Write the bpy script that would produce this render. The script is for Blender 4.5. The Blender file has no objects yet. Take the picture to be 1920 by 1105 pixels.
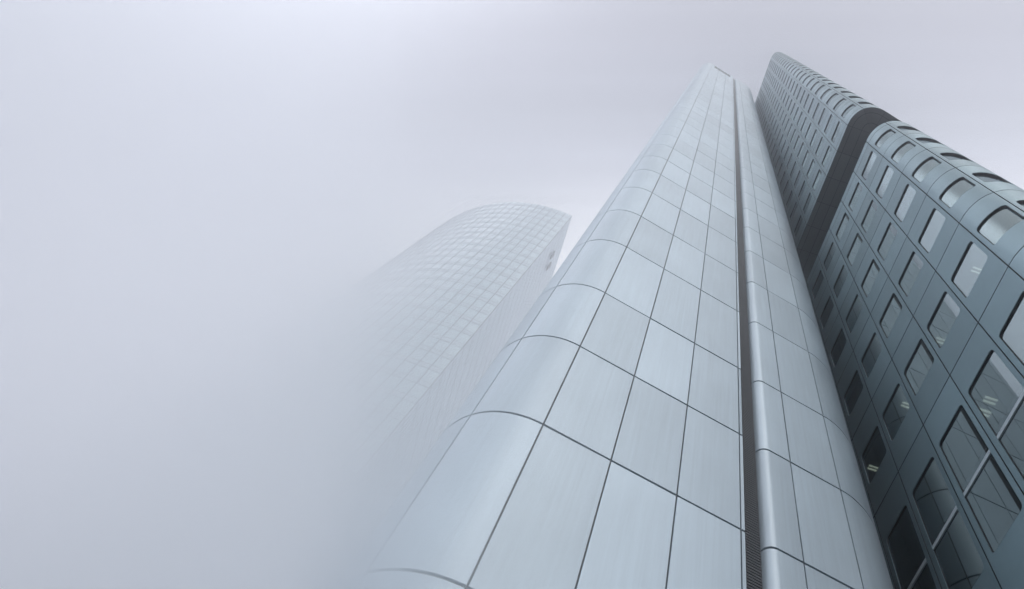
import bpy, bmesh, math, random
from mathutils import Vector, Matrix
random.seed(7)
sc = bpy.context.scene
COL = sc.collection
GZ = 1.6                                    # eye height: the street lies at z = 0, the camera at z = GZ

def lin(r, g, b):
    f = lambda c: (c/255/12.92) if c/255 <= 0.04045 else ((c/255+0.055)/1.055)**2.4
    return (f(r), f(g), f(b), 1.0)

# ------------------------------------------------------------------ camera
PITCH, ROLL, FPX, CX, CY = 1.19991, 0.18908, 1327.82, 1274.96, 552.0
cr, sr, cp, sp = math.cos(ROLL), math.sin(ROLL), math.cos(PITCH), math.sin(PITCH)
A = Matrix(((cr, 0, sr), (0, 1, 0), (-sr, 0, cr))) @ Matrix(((1, 0, 0), (0, cp, sp), (0, -sp, cp)))
RIGHT, FWD, UP = Vector(A[0]), Vector(A[1]), Vector(A[2])
cam_d = bpy.data.cameras.new('camera')
cam = bpy.data.objects.new('camera', cam_d); COL.objects.link(cam)
cam.matrix_world = Matrix(((RIGHT.x, UP.x, -FWD.x, 0), (RIGHT.y, UP.y, -FWD.y, 0), (RIGHT.z, UP.z, -FWD.z, GZ), (0, 0, 0, 1)))
cam_d.sensor_width = 36; cam_d.lens = FPX/1920*36
cam_d.shift_x = -(CX-960)/1920; cam_d.shift_y = (CY-552.5)/1920
cam_d.clip_start = 0.05; cam_d.clip_end = 5000
sc.camera = cam

# ------------------------------------------------------------------ view, cycles
sc.view_settings.view_transform = 'Standard'; sc.view_settings.look = 'None'
sc.view_settings.exposure = 0.0; sc.view_settings.gamma = 1.0
sc.render.engine = 'CYCLES'
sc.cycles.max_bounces = 14; sc.cycles.volume_bounces = 12; sc.cycles.transparent_max_bounces = 12
sc.cycles.use_denoising = True
sc.cycles.caustics_reflective = False

# ------------------------------------------------------------------ world: Nishita sky under a bright overcast
SUN_EL, SUN_AZ = math.radians(48), math.radians(165)     # behind the camera, a little to the right
w = bpy.data.worlds.new('World'); sc.world = w; w.use_nodes = True
nt = w.node_tree; nt.nodes.clear()
N = lambda t, **k: _n(nt, t, **k)
def _n(tree, t, **k):
    n = tree.nodes.new(t)
    for a, v in k.items(): setattr(n, a, v)
    return n
SKY_STRENGTH = 0.1
sky = N('ShaderNodeTexSky', sky_type='NISHITA', sun_disc=False, sun_elevation=SUN_EL, sun_rotation=SUN_AZ, air_density=1.0, dust_density=3.0)
tc = N('ShaderNodeTexCoord')
def dotn(v):
    n = N('ShaderNodeVectorMath', operation='DOT_PRODUCT'); nt.links.new(tc.outputs['Generated'], n.inputs[0]); n.inputs[1].default_value = v
    return n.outputs['Value']
ang = N('ShaderNodeMath', operation='ARCTAN2'); nt.links.new(dotn(UP), ang.inputs[0]); nt.links.new(dotn(FWD), ang.inputs[1])
# long streaks of thin cloud running across the sky: noise squeezed across, stretched along
comb = N('ShaderNodeCombineXYZ'); nt.links.new(ang.outputs[0], comb.inputs[1]); nt.links.new(dotn(RIGHT), comb.inputs[0])
mp = N('ShaderNodeMapping'); mp.inputs['Scale'].default_value = (0.5, 7.0, 1.0); nt.links.new(comb.outputs[0], mp.inputs[0])
nz = N('ShaderNodeTexNoise'); nz.inputs['Scale'].default_value = 1.6; nz.inputs['Detail'].default_value = 4; nt.links.new(mp.outputs[0], nz.inputs[0])
nzs = N('ShaderNodeMath', operation='MULTIPLY_ADD'); nt.links.new(nz.outputs['Fac'], nzs.inputs[0]); nzs.inputs[1].default_value = 0.06; nzs.inputs[2].default_value = -0.03
a2 = N('ShaderNodeMath', operation='ADD'); nt.links.new(ang.outputs[0], a2.inputs[0]); nt.links.new(nzs.outputs[0], a2.inputs[1])
mr = N('ShaderNodeMapRange'); nt.links.new(a2.outputs[0], mr.inputs['Value'])
mr.inputs['From Min'].default_value = -math.radians(24); mr.inputs['From Max'].default_value = math.radians(56)
ramp = N('ShaderNodeValToRGB'); nt.links.new(mr.outputs['Result'], ramp.inputs['Fac'])
def yp(y): return (math.atan((552-y)/FPX)+math.radians(24))/math.radians(80)
SKYK = 1.06
stops = [(1105, (226, 227, 231)), (930, (227, 228, 235)), (760, (224, 225, 236)), (640, (234, 238, 247)), (500, (250, 252, 257)), (380, (232, 235, 244)),
         (300, (208, 212, 224)), (225, (193, 197, 208)), (120, (188, 191, 203)), (0, (186, 188, 199)), (-70, (186, 188, 198)), (-300, (215, 218, 226)), (-480, (238, 241, 247)), (-800, (240, 243, 248))]
el = ramp.color_ramp.elements
while len(el) > 1: el.remove(el[-1])
for i, (y, c) in enumerate(stops):
    e = el[0] if i == 0 else el.new(yp(y))
    e.position = yp(y); l = [v*(1.0+0.65*max(0, min(1, (y-450)/450))) for v in lin(*c)]; e.color = (l[0]*SKYK, l[1]*SKYK, l[2]*SKYK, 1)
sc10 = N('ShaderNodeMix', data_type='RGBA', blend_type='MULTIPLY'); sc10.inputs['Factor'].default_value = 1.0
nt.links.new(ramp.outputs['Color'], sc10.inputs[6]); sc10.inputs[7].default_value = (1/SKY_STRENGTH,)*3 + (1,)
mx = N('ShaderNodeMix', data_type='RGBA'); mx.inputs['Factor'].default_value = 0.93        # share of the cloud layer
# the cloud is thinner and brighter over to the left
lr = N('ShaderNodeMapRange', interpolation_type='SMOOTHSTEP'); nt.links.new(dotn(RIGHT), lr.inputs['Value'])
lr.inputs['From Min'].default_value = -0.6; lr.inputs['From Max'].default_value = 0.45; lr.inputs['To Min'].default_value = 0.90; lr.inputs['To Max'].default_value = 1.06
lrm = N('ShaderNodeVectorMath', operation='SCALE'); nt.links.new(sc10.outputs[2], lrm.inputs[0]); nt.links.new(lr.outputs['Result'], lrm.inputs['Scale'])
mp2 = N('ShaderNodeMapping'); mp2.inputs['Scale'].default_value = (0.35, 16.0, 1.0); nt.links.new(comb.outputs[0], mp2.inputs[0])
nz2 = N('ShaderNodeTexNoise'); nz2.inputs['Scale'].default_value = 2.0; nz2.inputs['Detail'].default_value = 3; nt.links.new(mp2.outputs[0], nz2.inputs[0])
nzm = N('ShaderNodeMath', operation='MULTIPLY_ADD'); nt.links.new(nz2.outputs['Fac'], nzm.inputs[0]); nzm.inputs[1].default_value = 0.22; nzm.inputs[2].default_value = 0.89
lrx = N('ShaderNodeMath', operation='MULTIPLY'); nt.links.new(lr.outputs['Result'], lrx.inputs[0]); nt.links.new(nzm.outputs[0], lrx.inputs[1])
# unseen bright sky patch added above the view for the office windows to mirror
def bump01(sock, a, b, c_, d):
    p1 = N('ShaderNodeMapRange', interpolation_type='SMOOTHSTEP'); nt.links.new(sock, p1.inputs['Value']); p1.inputs['From Min'].default_value = a; p1.inputs['From Max'].default_value = b
    p2 = N('ShaderNodeMapRange', interpolation_type='SMOOTHSTEP'); nt.links.new(sock, p2.inputs['Value']); p2.inputs['From Min'].default_value = c_; p2.inputs['From Max'].default_value = d; p2.inputs['To Min'].default_value = 1; p2.inputs['To Max'].default_value = 0
    q = N('ShaderNodeMath', operation='MULTIPLY'); nt.links.new(p1.outputs[0], q.inputs[0]); nt.links.new(p2.outputs[0], q.inputs[1]); return q.outputs[0]
pa = bump01(ang.outputs[0], 0.412, 0.435, 0.74, 0.90); pr_ = bump01(dotn(RIGHT), -0.62, -0.50, -0.22, -0.05)
pp = N('ShaderNodeMath', operation='MULTIPLY'); nt.links.new(pa, pp.inputs[0]); nt.links.new(pr_, pp.inputs[1])
pk = N('ShaderNodeMath', operation='MULTIPLY_ADD'); nt.links.new(pp.outputs[0], pk.inputs[0]); pk.inputs[1].default_value = 2.5; pk.inputs[2].default_value = 1.0
pl_ = N('ShaderNodeMath', operation='MULTIPLY'); nt.links.new(pk.outputs[0], pl_.inputs[0]); nt.links.new(lrx.outputs[0], pl_.inputs[1])
nt.links.new(pl_.outputs[0], lrm.inputs['Scale'])
nt.links.new(sky.outputs[0], mx.inputs[6]); nt.links.new(lrm.outputs[0], mx.inputs[7])
bg = N('ShaderNodeBackground'); bg.inputs['Strength'].default_value = SKY_STRENGTH; nt.links.new(mx.outputs[2], bg.inputs['Color'])
wo = N('ShaderNodeOutputWorld'); nt.links.new(bg.outputs[0], wo.inputs['Surface'])

sun_d = bpy.data.lights.new('sun', 'SUN'); sun_d.energy = 0.6; sun_d.angle = math.radians(25); sun_d.color = (1.0, 0.96, 0.9)
sun = bpy.data.objects.new('sun', sun_d); COL.objects.link(sun)
# sky rotation r puts the sun at (sin r, cos r)
sd = Vector((math.sin(SUN_AZ)*math.cos(SUN_EL), math.cos(SUN_AZ)*math.cos(SUN_EL), math.sin(SUN_EL)))
sun.rotation_euler = sd.to_track_quat('Z', 'Y').to_euler(); sun.location = sd*400

# ------------------------------------------------------------------ materials
def mat(name):
    m = bpy.data.materials.new(name); m.use_nodes = True
    return m, m.node_tree, m.node_tree.nodes['Principled BSDF']
def metal(name, col, rough, metallic, streak=0.0, tone=0.0, speck=0.0, spec=0.5, bump=0.0):
    m, t, b = mat(name); n = t.nodes; L = t.links
    b.inputs['Metallic'].default_value = metallic; b.inputs['Roughness'].default_value = rough
    b.inputs['Specular IOR Level'].default_value = spec
    tcx = n.new('ShaderNodeTexCoord'); src = None
    fac = n.new('ShaderNodeValue'); fac.outputs[0].default_value = 1.0; cur = fac.outputs[0]
    def addm(sock, amt):
        nonlocal cur
        k = n.new('ShaderNodeMath'); k.operation = 'MULTIPLY_ADD'; L.new(sock, k.inputs[0]); k.inputs[1].default_value = amt; L.new(cur, k.inputs[2])
        cur = k.outputs[0]
    def noise(scale, s, det=4.0):
        mpn = n.new('ShaderNodeMapping'); mpn.inputs['Scale'].default_value = scale; L.new(tcx.outputs['Object'], mpn.inputs[0])
        q = n.new('ShaderNodeTexNoise'); q.inputs['Scale'].default_value = s; q.inputs['Detail'].default_value = det; L.new(mpn.outputs[0], q.inputs[0])
        k = n.new('ShaderNodeMath'); k.operation = 'SUBTRACT'; L.new(q.outputs['Fac'], k.inputs[0]); k.inputs[1].default_value = 0.5
        return k.outputs[0]
    if streak:
        addm(noise((9, 9, 0.22), 1.6), streak); addm(noise((28, 28, 0.35), 1.0), streak*0.7); addm(noise((0.8, 0.8, 0.5), 1.0), streak*1.1)
    if speck: addm(noise((1, 1, 1), 60, 6), speck); addm(noise((1, 1, 1), 2.2), speck*0.7)
    if tone:
        at = n.new('ShaderNodeAttribute'); at.attribute_name = 'tone'; addm(at.outputs['Fac'], tone)
    mul = n.new('ShaderNodeMix'); mul.data_type = 'RGBA'; mul.blend_type = 'MULTIPLY'; mul.inputs['Factor'].default_value = 1
    mul.inputs[6].default_value = (*col, 1); L.new(cur, mul.inputs[7]); L.new(mul.outputs[2], b.inputs['Base Color'])
    if bump:
        bp = n.new('ShaderNodeBump'); bp.inputs['Strength'].default_value = bump; bp.inputs['Distance'].default_value = 0.01
        L.new(noise((1, 1, 1), 45, 5), bp.inputs['Height']); L.new(bp.outputs[0], b.inputs['Normal'])
    return m
M = {}
M['cladding'] = metal('brushed_aluminium', (0.525, 0.62, 0.695), 0.55, 0.42, streak=0.17, tone=0.10, bump=0.02)
for nd in M['cladding'].node_tree.nodes:
    if nd.type == 'BSDF_PRINCIPLED': nd.inputs['Coat Weight'].default_value = 0.25; nd.inputs['Coat Roughness'].default_value = 0.25
M['wall'] = metal('shaded_aluminium', (0.216, 0.305, 0.345), 0.46, 0.65, streak=0.06, tone=0.10, speck=0.22, bump=0.05)  # shaft's metal again, its darker colour standing in for the turned-away side
M['joint'] = metal('joint_gasket', (0.13, 0.14, 0.15), 0.8, 0.0)
M['joint_dark'] = metal('joint_dark', (0.022, 0.028, 0.032), 0.8, 0.0)
M['louvre'] = metal('louvre_metal', (0.105, 0.11, 0.12), 0.6, 0.3)
M['soffit'] = metal('soffit_panel', (0.155, 0.168, 0.18), 0.65, 0.2, tone=0.12, speck=0.1)
M['gasket'] = metal('black_gasket', (0.008, 0.009, 0.011), 0.6, 0.0)
M['interior'] = metal('dark_interior', (0.045, 0.055, 0.058), 0.8, 0.0)
M['ceiling'] = metal('office_ceiling', (0.14, 0.15, 0.15), 0.8, 0.0)
M['transom'] = metal('transom_metal', (0.55, 0.63, 0.68), 0.45, 0.3)
M['asphalt'] = metal('asphalt', (0.055, 0.056, 0.058), 0.9, 0.0, speck=0.5)
M['paving'] = metal('paving', (0.16, 0.16, 0.155), 0.9, 0.0, speck=0.3)
M['far_frame'] = metal('far_mullion', (0.32, 0.38, 0.41), 0.5, 0.1)  # far tower colours paled to carry part of the haze
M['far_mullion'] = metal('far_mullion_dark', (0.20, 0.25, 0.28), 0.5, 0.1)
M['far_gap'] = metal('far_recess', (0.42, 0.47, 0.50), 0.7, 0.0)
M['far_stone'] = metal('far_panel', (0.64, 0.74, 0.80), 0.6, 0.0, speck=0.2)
def glass(name, tint, refl, ior, see=0.4):
    m = bpy.data.materials.new(name); m.use_nodes = True; t = m.node_tree; n = t.nodes; n.clear(); L = t.links
    o = n.new('ShaderNodeOutputMaterial'); mix = n.new('ShaderNodeMixShader'); fr = n.new('ShaderNodeFresnel'); fr.inputs['IOR'].default_value = ior
    tr = n.new('ShaderNodeBsdfTransparent'); tr.inputs[0].default_value = (*[see*c for c in tint], 1)
    gl = n.new('ShaderNodeBsdfGlossy'); gl.inputs['Color'].default_value = (*refl, 1); gl.inputs['Roughness'].default_value = 0.015
    # panes bow slightly; shading normals are turned well off true to place the reflections
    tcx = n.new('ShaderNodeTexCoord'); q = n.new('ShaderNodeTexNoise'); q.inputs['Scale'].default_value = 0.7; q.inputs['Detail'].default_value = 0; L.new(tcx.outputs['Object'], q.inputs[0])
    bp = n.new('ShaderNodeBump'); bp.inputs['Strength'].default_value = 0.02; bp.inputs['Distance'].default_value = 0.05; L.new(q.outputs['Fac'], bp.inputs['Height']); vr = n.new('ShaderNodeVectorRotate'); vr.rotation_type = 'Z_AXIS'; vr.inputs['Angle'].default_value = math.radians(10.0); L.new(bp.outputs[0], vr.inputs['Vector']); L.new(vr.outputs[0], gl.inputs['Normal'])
    L.new(fr.outputs[0], mix.inputs[0]); L.new(tr.outputs[0], mix.inputs[1]); L.new(gl.outputs[0], mix.inputs[2]); L.new(mix.outputs[0], o.inputs[0])
    return m
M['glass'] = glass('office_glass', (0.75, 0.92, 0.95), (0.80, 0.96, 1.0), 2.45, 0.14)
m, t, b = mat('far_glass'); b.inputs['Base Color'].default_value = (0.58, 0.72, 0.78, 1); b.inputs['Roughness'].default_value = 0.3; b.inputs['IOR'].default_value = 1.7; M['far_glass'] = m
m, t, b = mat('lamp_tube'); b.inputs['Base Color'].default_value = (0.9, 0.9, 0.8, 1); b.inputs['Emission Color'].default_value = (1.0, 0.98, 0.78, 1); b.inputs['Emission Strength'].default_value = 1.7; M['lamp'] = m

# ------------------------------------------------------------------ helpers
class MB:
    """collects faces of one mesh"""
    def __init__(s): s.v = []; s.f = []; s.mi = []; s.tone = []; s.mats = []; s.smooth = []
    def slot(s, m):
        if m not in s.mats: s.mats.append(m)
        return s.mats.index(m)
    def face(s, pts, m, tone=0.0, smooth=False):
        b = len(s.v); s.v += [tuple(p) for p in pts]; s.f.append(list(range(b, b+len(pts)))); s.mi.append(s.slot(m)); s.tone.append(tone); s.smooth.append(smooth)
    def grid(s, rows, m, tone=0.0, smooth=False, close=False):
        b = len(s.v); nc = len(rows[0])
        for r in rows: s.v += [tuple(p) for p in r]
        for i in range(len(rows)-1):
            for j in range(nc if close else nc-1):
                k = (j+1) % nc
                s.f.append([b+i*nc+j, b+i*nc+k, b+(i+1)*nc+k, b+(i+1)*nc+j]); s.mi.append(s.slot(m)); s.tone.append(tone); s.smooth.append(smooth)
    def box(s, o, ax, ay, az, m, tone=0.0):
        o, ax, ay, az = map(Vector, (o, ax, ay, az)); c = [o, o+ax, o+ax+ay, o+ay]; d = [p+az for p in c]
        for q in ((c[3], c[2], c[1], c[0]), (d[0], d[1], d[2], d[3]), (c[0], c[1], d[1], d[0]), (c[1], c[2], d[2], d[1]), (c[2], c[3], d[3], d[2]), (c[3], c[0], d[0], d[3])): s.face(q, m, tone)
    def build(s, name, parent=None):
        off = world_base(parent) if parent else Vector((0, 0, 0))
        me = bpy.data.meshes.new(name); me.from_pydata([tuple(Vector(p)-off) for p in s.v], [], s.f)
        for m in s.mats: me.materials.append(M[m])
        me.polygons.foreach_set('material_index', s.mi); me.polygons.foreach_set('use_smooth', s.smooth)
        a = me.attributes.new('tone', 'FLOAT', 'FACE'); a.data.foreach_set('value', s.tone); me.update()
        o = bpy.data.objects.new(name, me); COL.objects.link(o)
        if parent: o.parent = parent
        return o
def world_base(o):
    v = Vector((0, 0, 0))
    while o: v = v+o.location; o = o.parent
    return v
def thing(name, loc, label, cat, group=None):
    o = bpy.data.objects.new(name, None); COL.objects.link(o); o.location = loc; o['label'] = label; o['category'] = cat
    if group: o['group'] = group
    return o
def struct(o, kind='structure'): o['kind'] = kind; return o
def V2(x, y): return Vector((x, y, 0))
def at(p, z): return Vector((p.x, p.y, z+GZ))

# plan directions of the two street fronts
DC = V2(math.cos(0.35342), math.sin(0.35342)); NC = V2(DC.y, -DC.x)
DR = V2(math.cos(1.7128), math.sin(1.7128)); NR = V2(-DR.y, DR.x)
RAD = 1.73
ZS = [6.413, 10.069, 13.142, 16.265, 20.119, 23.749, 27.420, 31.028, 34.519]
FL = 3.6
ZFULL = [-0.9, 2.75] + ZS + [34.519+FL*k for k in range(1, 25)]

class Path:
    """a wall line in plan: pieces of straight line and quarter bends, measured in metres"""
    def __init__(s, pieces): s.p = pieces                       # (length, fn(t 0..1)->pos)
    def pos(s, i, t): return s.p[i][1](t)
    def nrm(s, i, t):
        e = 1e-3; d = s.pos(i, min(1, t+e))-s.pos(i, max(0, t-e)); d.normalize(); return V2(d.y, -d.x)*s.side
    side = 1
def line(a, b): return ((b-a).length, lambda t: a.lerp(b, t), 1)
def bend(o, e1, e2, t0, t1, n=8):                               # o + r sin e1 + r (1-cos) e2
    f = lambda t: o + e1*(RAD*math.sin(t0+(t1-t0)*t)) + e2*(RAD*(1-math.cos(t0+(t1-t0)*t)))
    ln = sum((f((k+1)/20)-f(k/20)).length for k in range(20))
    return (ln, f, n)

def slab(mb, path, i, z0, z1, m, gs, gz, depth, tone=0.0, t0=0.0, t1=1.0, tilt=(0, 0)):
    em = 'joint_dark' if m == 'wall' else m
    """one cladding panel: face set back nowhere, four edges running in to the joint"""
    ln, f, n = path.p[i]; g = gs/2/ln
    ts = [t0+g+(t1-t0-2*g)*k/n for k in range(n+1)]
    za, zb = z0+gz/2, z1-gz/2
    P = [(f(t), path.nrm(i, t)) for t in ts]
    def q(k, z, d):
        p, nn = P[k]; return at(p-nn*(d+tilt[0]*(k/n-0.5)+tilt[1]*((z-za)/(zb-za)-0.5)), z)
    mb.grid([[q(k, z, 0) for k in range(n+1)] for z in (za, zb)], m, tone, n > 1)
    mb.grid([[q(k, za, d) for k in range(n+1)] for d in (depth, 0)], em, tone)
    mb.grid([[q(k, zb, d) for k in range(n+1)] for d in (0, depth)], em, tone)
    mb.grid([[q(0, z, d) for d in (depth, 0)] for z in (za, zb)], em, tone)
    mb.grid([[q(n, z, d) for d in (0, depth)] for z in (za, zb)], em, tone)
def backing(mb, path, idx, z0, z1, m, depth):
    for i in idx:
        ln, f, n = path.p[i]
        mb.grid([[at(f(k/n)-path.nrm(i, k/n)*depth, z) for k in range(n+1)] for z in (z0, z1)], m)

# ------------------------------------------------------------------ ground
g = MB(); g.face([(-900, -900, 0), (900, -900, 0), (900, 900, 0), (-900, 900, 0)], 'asphalt'); struct(g.build('ground'))
g = MB(); g.box((-14, -1.2, 0.0), (40, 14.76, 0), (-12, 33, 0), (0, 0, 0.13), 'paving'); struct(g.build('pavement'))

# ------------------------------------------------------------------ the blank shaft
OC = V2(-1.82868, 6.66079); W = 1.2915; ZTOP = 122.9
shaft = thing('service_tower', (OC.x+3*DC.x, OC.y+3*DC.y, 0), 'windowless tower of pale brushed metal panels with a dark vertical groove', 'tower')
u = lambda k: OC+DC*k
VM1 = OC-DC*(RAD*math.sin(math.pi/4))+DR*(RAD*(1-math.cos(math.pi/4)))
LEND = OC-DC*RAD+DR*RAD
REND = u(5*W+0.02)+DC*RAD+DR*RAD
D_IN = 0.5; FR = 0.23
def fil(t): a = math.pi/2*(1-t); return u(4.64)-DC*(FR*math.sin(a))-NC*(FR*(1-math.cos(a)))
pieces = [line(LEND+DR*(1.3*k), LEND+DR*(1.3*(k-1))) for k in range(6, 0, -1)]            # 0..5 side wall, back to front
pieces += [bend(OC, -DC, DR, math.pi/2, math.pi/4, 10), bend(OC, -DC, DR, math.pi/4, 0, 10)]   # 6,7
pieces += [line(u(0), u(W)), line(u(W), u(2*W)), line(u(2*W), u(3*W))]                    # 8,9,10
pieces += [line(u(3*W), u(3.97))]                                                          # 11 trim
pieces += [((0.36), fil, 8), line(u(4.64), u(4*W+0.01)), line(u(4*W+0.01), u(5*W+0.02))]    # 12 rounded edge,13,14
R5 = u(5*W+0.02)
pieces += [bend(R5, DC, DR, 0, math.pi/4*78/78, 10), bend(R5, DC, DR, math.pi/4, math.pi/2, 10)]  # 15,16
pieces += [line(REND+DR*(1.3*k), REND+DR*(1.3*(k+1))) for k in range(6)]                   # 17..22
sp_ = Path(pieces)
rows = [(a, b) for a, b in zip(ZFULL[:-1], ZFULL[1:]) if a < ZTOP-1]
rows[-1] = (rows[-1][0], ZTOP)
rows = [(-GZ, -0.9)]+rows
def clad(name, idx, label=None, bk=True, top=ZTOP):
    mb = MB()
    for (a, b) in rows:
        for i in idx:
            n = sp_.p[i][2]
            slab(mb, sp_, i, a, min(b, top), 'cladding', 0.030, 0.055, 0.05, random.uniform(-1, 1)*(0.75 if i > 7 else 0.4), tilt=(random.uniform(-.004, .004), random.uniform(-.006, .006)) if n == 1 else (0, 0))
    if bk: backing(mb, sp_, idx, -GZ, top, 'joint', 0.045)
    o = mb.build(name, shaft)
    if label: o['label'] = label
    return o
clad('side_wall', range(0, 6))
clad('corner_cladding', (6, 7), 'curved panels round the left corner')
clad('front_cladding', (8, 9, 10))
clad('trim', (11,))
# right of the groove: rounded edge and first panel are one piece per storey
mb = MB()
for (a, b) in rows:
    tn = random.uniform(-.5, .5)
    n1 = 9; pl = [(fil(k/n1), (u(4.64)-NC*FR-fil(k/n1)).normalized()*-1) for k in range(n1+1)]+[(u(4.64+(4*W+0.01-0.015-4.64)*k/2), NC) for k in (1, 2)]
    za, zb = a+0.0275, b-0.0275
    for (d0, d1, zz0, zz1) in ((0, 0, za, zb), (0.05, 0, za, za), (0, 0.05, zb, zb)):
        mb.grid([[at(p-nn*d0, zz0) for p, nn in pl], [at(p-nn*d1, zz1) for p, nn in pl]], 'cladding', tn, zz0 != zz1)
    mb.grid([[at(pl[-1][0]-NC*d, z) for d in (0, .05)] for z in (za, zb)], 'cladding', tn)
pl2 = [(p-nn*0.045) for p, nn in [(fil(k/9), (u(4.64)-NC*FR-fil(k/9)).normalized()*-1) for k in range(10)]+[(u(4*W+0.03), NC)]]
mb.grid([[at(p, z) for p in pl2] for z in (-GZ, ZTOP)], 'joint')
o = mb.build('rounded_edge', shaft)
clad('front_cladding', (14,))
clad('corner_cladding', (15, 16), 'curved panels round the right corner beside the windowed tower')
clad('side_wall', range(17, 23))
# groove: cheeks, back and louvre blades
mb = MB()
gl, gr = u(3.97-0.005), u(4.41)
mb.grid([[at(gl-NC*d, z) for d in (0.0, D_IN)] for z in (-GZ, ZTOP-0.6)], 'louvre')
mb.grid([[at(gr-NC*d, z) for d in (D_IN, FR-0.01)] for z in (-GZ, ZTOP-0.6)], 'louvre')
mb.grid([[at(q-NC*D_IN, z) for q in (gl, gr)] for z in (-GZ, ZTOP-0.6)], 'joint_dark')
z = 0.0
while z < ZTOP-0.7:
    d0, d1 = 0.20, 0.30
    mb.grid([[at(q-NC*d, zz) for q in (gl, gr)] for d, zz in ((d0+0.004, z), (d0, z+0.036), (d1, z+0.062))], 'louvre', random.uniform(-.2, .2))
    z += 0.068
o = mb.build('louvre_grille', shaft)
# roof slab, parapet slots
mb = MB(); ring = []
for i, (ln, f, n) in enumerate(sp_.p):
    if i == 12: ring.append(u(4.41)-NC*D_IN); ring.append(gl-NC*D_IN) if False else None
    for k in range(n): ring.append(f(k/n)-sp_.nrm(i, k/n)*0.03)
ring.append(sp_.p[-1][1](1.0)); mb.face([at(p, ZTOP-0.01) for p in ring], 'joint')
mb.grid([[at(p, z) for p in (LEND+DR*7.8, REND+DR*7.8)] for z in (-GZ, ZTOP)], 'cladding')
mb.build('roof', shaft)
for k in range(5):
    mb = MB(); u0 = 0.45+k*0.60
    mb.box(at(u(u0)+NC*0.004-NC*0.03, ZTOP-5.2), DC*0.52, NC*-0.3, (0, 0, 4.0), 'joint_dark')
    mb.box(at(u(u0)+NC*0.02, ZTOP-5.2), DC*0.52, NC*-0.05, (0, 0, 4.0), 'joint_dark')
    mb.build('roof_vent', shaft)

# ------------------------------------------------------------------ the windowed tower
OR = V2(7.4515, 4.07307); WR = 1.52825; NF = 9
wt = thing('office_tower', (OR.x+4, OR.y+6, 0), 'shade-toned metal office tower with rows of rounded windows and a recessed storey', 'tower')
uR = lambda k: OR+DR*(WR*k)
SEND = OR-DR*RAD+DC*RAD
rp = [line(SEND+DC*(WR*k), SEND+DC*(WR*(k-1))) for k in range(7, 0, -1)]                 # 0..6 street side
rp += [bend(OR, -DR, DC, math.pi/2, math.pi/4, 12), bend(OR, -DR, DC, math.pi/4, 0, 12)]  # 7,8
rp += [line(uR(k), uR(k+1)) for k in range(NF)]                                          # 9..
RP = Path(rp); RP.side = -1
tan = (RP.p[9][1](1)-RP.p[9][1](0)).normalized()
RP.side = 1 if V2(tan.y, -tan.x).dot(NR) > 0 else -1
ALL = range(len(rp))
def rrect(w, h, r, nc=5, ne=4):
    """rounded rectangle, counter-clockwise, and the matching outline points of its panel as (side tag)"""
    pts = []; hw, hh = w/2, h/2
    corners = ((hw-r, -hh+r, -90), (hw-r, hh-r, 0), (-hw+r, hh-r, 90), (-hw+r, -hh+r, 180))
    for ci, (x, y, a) in enumerate(corners):
        for k in range(nc+1):
            t = math.radians(a+90*k/nc); pts.append((x+r*math.cos(t), y+r*math.sin(t), ci, k))
        nx, ny, na = corners[(ci+1) % 4]
        ex0, ey0 = pts[-1][:2]; t = math.radians(na); ex1, ey1 = nx+r*math.cos(t), ny+r*math.sin(t)
        for k in range(1, ne): pts.append((ex0+(ex1-ex0)*k/ne, ey0+(ey1-ey0)*k/ne, ci, -1))
    return pts
GLASS_D = 0.052
def win_panel(wall, path, i, z0, z1, zo0, zo1, us0, us1, rad, tone):
    """wall panel with a rounded opening; returns (frame mesh, opening outline, map)"""
    ln, f, n = path.p[i]; gs, gz = 0.034, 0.038
    def mp(x, z, d=0.0):
        t = min(1, max(0, x/ln)); return at(f(t)-path.nrm(i, t)*d, z)
    flip = path.side
    ow, oh = (us1-us0)*ln, zo1-zo0; ocx, ocz = (us0+us1)/2*ln, (zo0+zo1)/2
    P = rrect(ow, oh, rad)
    xa, xb, za, zb = gs/2, ln-gs/2, z0+gz/2, z1-gz/2
    nc = 5
    outer = []
    for x, y, ci, k in P:
        X, Y = ocx+x, ocz+y
        if k < 0: # edge point: straight out
            if ci == 0: X = xb
            elif ci == 1: Y = zb
            elif ci == 2: X = xa
            else: Y = za
        else:
            first = (ci in (0, 2))          # corner begins on a horizontal edge
            h = k/nc
            cx_, cy_ = (xb if ci in (0, 1) else xa), (za if ci in (0, 3) else zb)
            if h < 0.3:
                if first: Y = cy_
                else: X = cx_
            elif h <= 0.5: X, Y = cx_, cy_
            else:
                if first: X = cx_
                else: Y = cy_
        outer.append((X, Y))
    # exact panel corners
    for ci in range(4):
        j = [q for q, p in enumerate(P) if p[2] == ci and p[3] == 2]
        cx_, cy_ = (xb if ci in (0, 1) else xa), (za if ci in (0, 3) else zb)
        outer[j[0]] = (cx_, cy_)
    inner = [(ocx+x, ocz+y) for x, y, _, _ in P]
    R = 5 if n > 1 else 1
    rowsg = [[mp(o[0]+(q[0]-o[0])*r/R, o[1]+(q[1]-o[1])*r/R) for o, q in zip(outer, inner)] for r in range(R+1)]
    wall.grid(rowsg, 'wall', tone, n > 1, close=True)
    wall.grid([[mp(*o, 0.05) for o in outer], [mp(*o) for o in outer]], 'joint_dark', tone, close=True)
    return inner, mp, (ocx, ocz)
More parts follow.
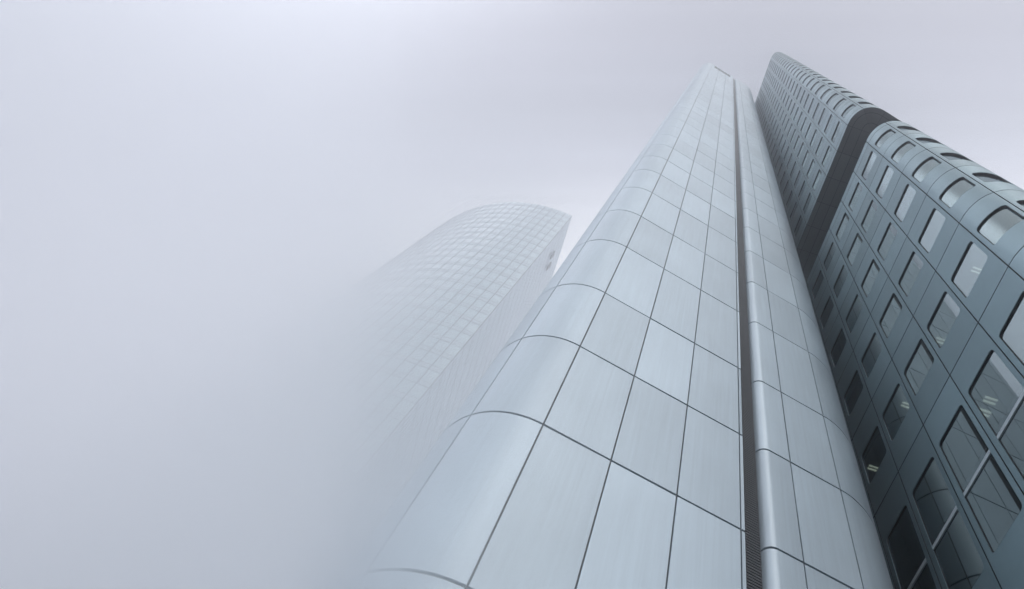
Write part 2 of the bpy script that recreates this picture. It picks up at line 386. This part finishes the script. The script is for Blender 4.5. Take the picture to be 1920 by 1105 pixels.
def window_mesh(inner, mp, c, split=None):
    fr = MB(); D = GLASS_D
    sh = lambda k: [(c[0]+(x-c[0])*k, c[1]+(y-c[1])*k) for x, y in inner]
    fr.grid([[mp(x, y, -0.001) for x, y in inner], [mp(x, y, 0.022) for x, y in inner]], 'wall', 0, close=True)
    fr.grid([[mp(x, y, 0.022) for x, y in inner], [mp(x, y, D+0.01) for x, y in inner]], 'gasket', 0, close=True)
    def inset(d):
        cx, cy = c; out = []
        mxx = max(abs(x-cx) for x, y in inner); myy = max(abs(y-cy) for x, y in inner)
        return [(cx+(x-cx)*(mxx-d)/mxx, cy+(y-cy)*(myy-d)/myy) for x, y in inner]
    fr.grid([[mp(x, y, D-0.006) for x, y in inner], [mp(x, y, D-0.006) for x, y in inset(0.016)]], 'gasket', 0, close=True)
    def pane(pts):
        pb = MB(); xs = sorted(set(round(p[0], 4) for p in pts))
        # strips across so that a bent pane follows the wall
        x0, x1 = min(p[0] for p in pts), max(p[0] for p in pts)
        top, bot = {}, {}
        NS = 14
        xs = [x0+(x1-x0)*0.5*(1-math.cos(math.pi*k/NS)) for k in range(NS+1)]
        def span(x):
            ys = []
            for a, b in zip(pts, pts[1:]+pts[:1]):
                if (a[0]-x)*(b[0]-x) <= 0 and abs(a[0]-b[0]) > 1e-9: ys.append(a[1]+(b[1]-a[1])*(x-a[0])/(b[0]-a[0]))
            return (min(ys), max(ys)) if ys else (c[1], c[1])
        rr = [span(min(max(x, x0+1e-5), x1-1e-5)) for x in xs]
        ra, rb = [mp(x, r[0], D) for x, r in zip(xs, rr)], [mp(x, r[1], D) for x, r in zip(xs, rr)]
        m_ = NS//2; nrm = (ra[m_+1]-ra[m_]).cross(rb[m_+1]-ra[m_])
        if nrm.dot(mp(xs[m_], c[1], -1)-mp(xs[m_], c[1], 0)) < 0: ra, rb = rb, ra      # faces look outwards
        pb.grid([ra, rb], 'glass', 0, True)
        return pb
    ins = inset(0.004)
    if split is None: return fr, [pane(ins)]
    up = [(x, max(y, split)) for x, y in ins]; lo = [(x, min(y, split)) for x, y in ins]
    return fr, [pane(up), pane(lo)]

def proj(p):
    d = Vector(p)-Vector((0, 0, GZ)); y = d.dot(FWD)
    return (CX+FPX*d.dot(RIGHT)/y, CY-FPX*d.dot(UP)/y) if y > 0.1 else (1e5, 1e5)
wins = []
def storey(wall, z0, z1, kind):
    for i in ALL:
        tn = random.uniform(-1, 1)
        if kind == 'std':
            h = z1-z0; zo0, zo1, rad = z0+1.11*h/3.7, z0+2.53*h/3.7, 0.13
        else: zo0, zo1, rad = z0+1.40, z1-1.14, 0.13
        inner, mp, c = win_panel(wall, RP, i, z0, z1, zo0, zo1, 0.098, 0.892, rad, tn)
        wins.append((inner, mp, c, (13.15 if kind == 'tall' and z0 > 5 else (4.0 if kind == 'tall' else None)), i, z0))
ZB, ZU = 35.18, 41.05
low = MB()
storey(low, 2.0, 9.87, 'tall'); storey(low, 9.87, ZS[3], 'tall')
for a, b in zip(ZS[3:-1], ZS[4:]): storey(low, a, b, 'std')
for i in ALL:
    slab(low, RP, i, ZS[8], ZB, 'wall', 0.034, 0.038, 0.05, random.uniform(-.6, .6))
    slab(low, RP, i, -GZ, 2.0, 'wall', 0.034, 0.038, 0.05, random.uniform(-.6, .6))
backing(low, RP, [], -GZ, ZB, 'joint_dark', 0.045)
upp = MB(); RZ = [ZS[8]+FL*k for k in range(2, 26)]
for a, b in zip(RZ[:-1], RZ[1:]): storey(upp, a, b, 'std')
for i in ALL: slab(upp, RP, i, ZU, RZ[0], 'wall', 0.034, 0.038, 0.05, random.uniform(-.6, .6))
# joint backing: strips behind the joints only, so the openings stay open
def strips(mb, zlist):
    for i in ALL:
        ln, f, n = RP.p[i]
        for z in zlist: mb.grid([[at(f(k/n)-RP.nrm(i, k/n)*0.045, zz) for k in range(n+1)] for zz in (z-0.1, z+0.1)], 'joint_dark')
        for (t0, t1) in ((0, 0.06), (0.94, 1)):
            mb.grid([[at(f(t)-RP.nrm(i, t)*0.0455, zz) for t in (t0, t1)] for zz in (zlist[0], zlist[-1])], 'joint_dark')
strips(low, [2.0, 9.87]+ZS[3:]); strips(upp, [RZ[0]-0.6]+RZ[:-1]+[RZ[-1]-0.1])
low.build('wall', wt)['label'] = 'lower block of metal wall panels under the recessed storey'
upp.build('wall', wt)['label'] = 'upper block of metal wall panels above the recessed storey'
ZR = RZ[-1]
def ring_at(d, z, path=RP):
    out = []
    for i, (ln, f, n) in enumerate(path.p):
        for k in range(n): out.append(at(f(k/n)-path.nrm(i, k/n)*d, z))
    out.append(at(path.p[-1][1](1)-path.nrm(len(path.p)-1, 1)*d, z)); return out
# soffit of the upper block, in two bands with joints, and the recessed storey behind
mb = MB(); bands = (0.0, 0.30, 0.86, 2.6)
for d0, d1 in zip(bands[:-1], bands[1:]):
    for i in ALL:
        ln, f, n = RP.p[i]; ts = [0.008+0.984*k/n for k in range(n+1)]
        mb.grid([[at(f(t)-RP.nrm(i, t)*(d0+0.014), ZU+0.015) for t in ts], [at(f(t)-RP.nrm(i, t)*(min(d1, 1.68 if i in (7, 8) else d1)-0.014), ZU+0.015) for t in ts]], 'soffit', random.uniform(-1, 1))
mb.grid([[p+Vector((0, 0, 0.04)) for p in ring_at(0.02, ZU)], [p+Vector((0, 0, 0.04)) for p in ring_at(1.6, ZU)]], 'joint_dark')
mb.build('soffit', wt)
mb = MB(); mb.grid([ring_at(1.6, ZB-0.5), ring_at(1.6, ZU+0.3)], 'soffit'); mb.build('recessed_storey', wt)
mb = MB()
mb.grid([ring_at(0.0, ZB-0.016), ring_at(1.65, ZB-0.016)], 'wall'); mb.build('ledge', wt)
# floors, ceilings and the dark core seen through the glass
mb = MB(); core = ring_at(1.55, 0)
mb.grid([[Vector((p.x, p.y, z+GZ)) for p in core] for z in (-GZ, ZB-0.3)], 'interior')
mb.grid([[Vector((p.x, p.y, z+GZ)) for p in core] for z in (ZU+0.3, ZR-0.2)], 'interior')
mb.build('core', wt)
for zc in [9.87]+ZS[3:]+RZ:
    mb = MB(); zz = zc-0.35 if zc > 12 else zc-0.2
    for q, mm in ((zz, 'ceiling'), (zc+0.2 if zc < ZR-1 else zc-0.1, 'interior')): mb.grid([ring_at(0.14, q), ring_at(1.6, q)], mm)
    if zc not in (RZ[0],): mb.build('floor_slab', wt)
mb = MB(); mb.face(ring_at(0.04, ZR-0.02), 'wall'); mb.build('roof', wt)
# windows: the hundred that show largest are parts of their own, the rest one part
def size_in_view(wn):
    inner, mp, c, sp0, i, z0 = wn
    q = [proj(mp(x, y)) for x, y in inner]
    cx = sum(a for a, b in q)/len(q); cy = sum(b for a, b in q)/len(q)
    if not (-60 < cx < 1980 and -60 < cy < 1165): return 0
    p, nn = mp(*c), RP.nrm(i, 0.5)
    if (Vector((0, 0, GZ))-p).dot(nn) <= 0: return 0
    # behind the blank shaft?
    r = p-Vector((0, 0, GZ)); az = math.degrees(math.atan2(r.y, r.x))
    if az > 63.5: return 0.01
    return abs(sum(q[k][0]*q[k-1][1]-q[k-1][0]*q[k][1] for k in range(len(q))))/2
order = sorted(range(len(wins)), key=lambda k: -size_in_view(wins[k]))
big = set(order[:100]); rest = MB()
def merge(dst, src):
    b = len(dst.v); dst.v += src.v; dst.f += [[k+b for k in f] for f in src.f]; dst.mi += [dst.slot(src.mats[k]) for k in src.mi]; dst.tone += src.tone; dst.smooth += src.smooth
for k, (inner, mp, c, split, i, z0) in enumerate(wins):
    fr, panes = window_mesh(inner, mp, c, split)
    tb = None
    if split is not None:
        tb = MB(); x0, x1 = min(p[0] for p in inner), max(p[0] for p in inner); n = 8 if RP.p[i][2] > 1 else 1
        xs = [x0+(x1-x0)*q/n for q in range(n+1)]; h = 0.055
        rowz = [(GLASS_D, split-h), (0.018, split-h), (0.018, split+h), (GLASS_D, split+h)]
        tb.grid([[mp(x, zz, d) for x in xs] for d, zz in rowz], 'transom')
        for fx in (0.08, 0.36, 0.64, 0.92):
            x = x0+(x1-x0)*fx
            tb.face([mp(x+0.016*math.cos(a*math.pi/4), split+0.016*math.sin(a*math.pi/4), 0.042) for a in range(8)], 'gasket')
    if k in big:
        o = fr.build('window', wt)
        for pb in panes: pb.build('pane', o)
        if tb: tb.build('transom', o)
    else:
        merge(rest, fr)
        for pb in panes: merge(rest, pb)
        if tb: merge(rest, tb)
struct(rest.build('window_rows', wt), 'stuff')
# lit ceiling lamps behind a few of the lower windows
def ray(x, y): return (FWD+RIGHT*((x-CX)/FPX)-UP*((y-CY)/FPX))
def lamp_at(x, y, zc):
    r = ray(x, y); t = (zc)/r.z; p = r*t
    mb = MB()
    for k in (0, 1):
        mb.box(Vector((p.x, p.y, zc+GZ))+DR*(k*0.11-0.08)-NR*0.16, DR*0.045, NR*0.32, (0, 0, 0.03), 'lamp')
    mb.build('ceiling_lamp', wt)
for x, y, zr in ((1764, 640, 3), (1833, 508, 3), (1700, 761, 3), (1637, 879, 3)): lamp_at(x, y, ZS[zr+1]-0.40)
for x, y in ((1857, 752), (1846, 775), (1914, 790)): lamp_at(x, y, ZS[3]-0.40)

# ------------------------------------------------------------------ the far round-fronted tower
K = 1.36; FC = V2(-25*K, 53*K); FRD = 21.15*K; FH = 110*K; FFL = 3.6
CO = V2(-19.3*K, 32.6*K)                                   # sharp right-hand corner
ft = thing('round_office_tower', (FC.x, FC.y, 0), 'distant curved glass tower fading into an added pale veil, left of the windowless tower', 'tower')
a0 = math.atan2(CO.y-FC.y, CO.x-FC.x); FRD = (CO-FC).length
step = 1.5/FRD
na = 48
arc = lambda k, d=0.0: FC+V2(math.cos(a0-step*k), math.sin(a0-step*k))*(FRD+d)
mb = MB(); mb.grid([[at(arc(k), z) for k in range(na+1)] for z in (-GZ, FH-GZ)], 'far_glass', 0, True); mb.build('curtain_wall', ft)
for k in range(0, na+1):
    mb = MB(); c0 = arc(k); rad = (c0-FC).normalized(); tg = V2(-rad.y, rad.x)
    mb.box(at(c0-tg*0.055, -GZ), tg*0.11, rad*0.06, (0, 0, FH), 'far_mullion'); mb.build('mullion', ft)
nf = int(FH/FFL)
for j in range(1, nf+1):
    mb = MB(); zz = FH-GZ-FFL*j+1.0
    for dz in (0.0, 0.95):
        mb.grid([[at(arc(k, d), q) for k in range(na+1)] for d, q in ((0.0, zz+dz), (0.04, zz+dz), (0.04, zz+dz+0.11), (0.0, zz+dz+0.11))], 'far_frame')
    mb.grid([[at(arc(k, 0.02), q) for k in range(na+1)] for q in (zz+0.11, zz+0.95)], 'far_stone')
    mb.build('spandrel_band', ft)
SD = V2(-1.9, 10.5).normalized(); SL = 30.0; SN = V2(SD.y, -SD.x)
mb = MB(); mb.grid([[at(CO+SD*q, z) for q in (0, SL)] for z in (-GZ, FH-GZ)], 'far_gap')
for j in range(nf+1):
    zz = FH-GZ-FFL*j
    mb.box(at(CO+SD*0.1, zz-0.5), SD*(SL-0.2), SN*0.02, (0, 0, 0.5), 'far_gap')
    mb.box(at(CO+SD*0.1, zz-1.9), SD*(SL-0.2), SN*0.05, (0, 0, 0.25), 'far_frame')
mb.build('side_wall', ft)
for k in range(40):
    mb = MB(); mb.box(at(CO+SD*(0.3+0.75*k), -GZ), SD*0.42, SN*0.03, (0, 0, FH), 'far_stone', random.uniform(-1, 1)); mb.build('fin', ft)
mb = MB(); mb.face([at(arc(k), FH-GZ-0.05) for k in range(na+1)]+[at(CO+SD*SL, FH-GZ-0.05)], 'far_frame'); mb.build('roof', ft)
for (px, py) in ((1036, 474), (1029, 495)):
    r = ray(px, py); t = (CO+SN*0.3).dot(SN)/r.dot(SN); p = r*t
    mb = MB(); mb.box(Vector((p.x, p.y, p.z+GZ-1.3)), SD*1.0, SN*0.25, (0, 0, 2.6), 'gasket'); mb.build('vent_slot', ft)

# ------------------------------------------------------------------ air
def volume_mat(name, col, dens, g):
    m = bpy.data.materials.new(name); m.use_nodes = True; t = m.node_tree; t.nodes.clear()
    o = t.nodes.new('ShaderNodeOutputMaterial'); v = t.nodes.new('ShaderNodeVolumePrincipled')
    v.inputs['Color'].default_value = (*col, 1); v.inputs['Density'].default_value = dens; v.inputs['Anisotropy'].default_value = g
    t.links.new(v.outputs[0], o.inputs['Volume']); M[name] = m
volume_mat('haze_air', (0.97, 0.97, 1.0), 0.0043, 0.9)
volume_mat('fade_air', (0.99, 0.993, 1.0), 0.72, 0.94)
mb = MB(); mb.box((-150, -80, -1.0), (300, 0, 0), (0, 300, 0), (0, 0, 156), 'haze_air'); o = mb.build('haze'); struct(o, 'stuff')
# added volume shaped to fade the view out on the left: thin at its right-hand edge, thicker to the left
y0, y1 = -2.5, 40.0; zb = 3.0; MD = 0.72
want = ((0.03, 0.0), (-0.06, 0.05), (-0.14, 0.11), (-0.22, 0.24), (-0.30, 0.45), (-0.36, 0.78), (-0.42, 1.25), (-0.50, 2.5), (-0.60, 3.5), (-0.80, 3.8), (-1.1, 3.7), (-3.0, 3.7))
hs = [(q, t/(MD*1.2)) for q, t in want]
lo_ = [(q*zb, zb-0.02*h) for q, h in hs]; hi_ = [(q*(zb+h), zb+h) for q, h in hs]
loop = lo_+hi_[1:][::-1]
mb = MB()
mb.grid([[Vector((x, y, z+GZ)) for x, z in loop] for y in (y0, y1)], 'fade_air', close=True)
mb.face([Vector((x, y0, z+GZ)) for x, z in loop][::-1], 'fade_air'); mb.face([Vector((x, y1, z+GZ)) for x, z in loop], 'fade_air')
o = mb.build('fade_bank')
bm = bmesh.new(); bm.from_mesh(o.data); bmesh.ops.remove_doubles(bm, verts=bm.verts, dist=1e-4); bmesh.ops.recalc_face_normals(bm, faces=bm.faces); bm.to_mesh(o.data); bm.free()
struct(o, 'stuff')
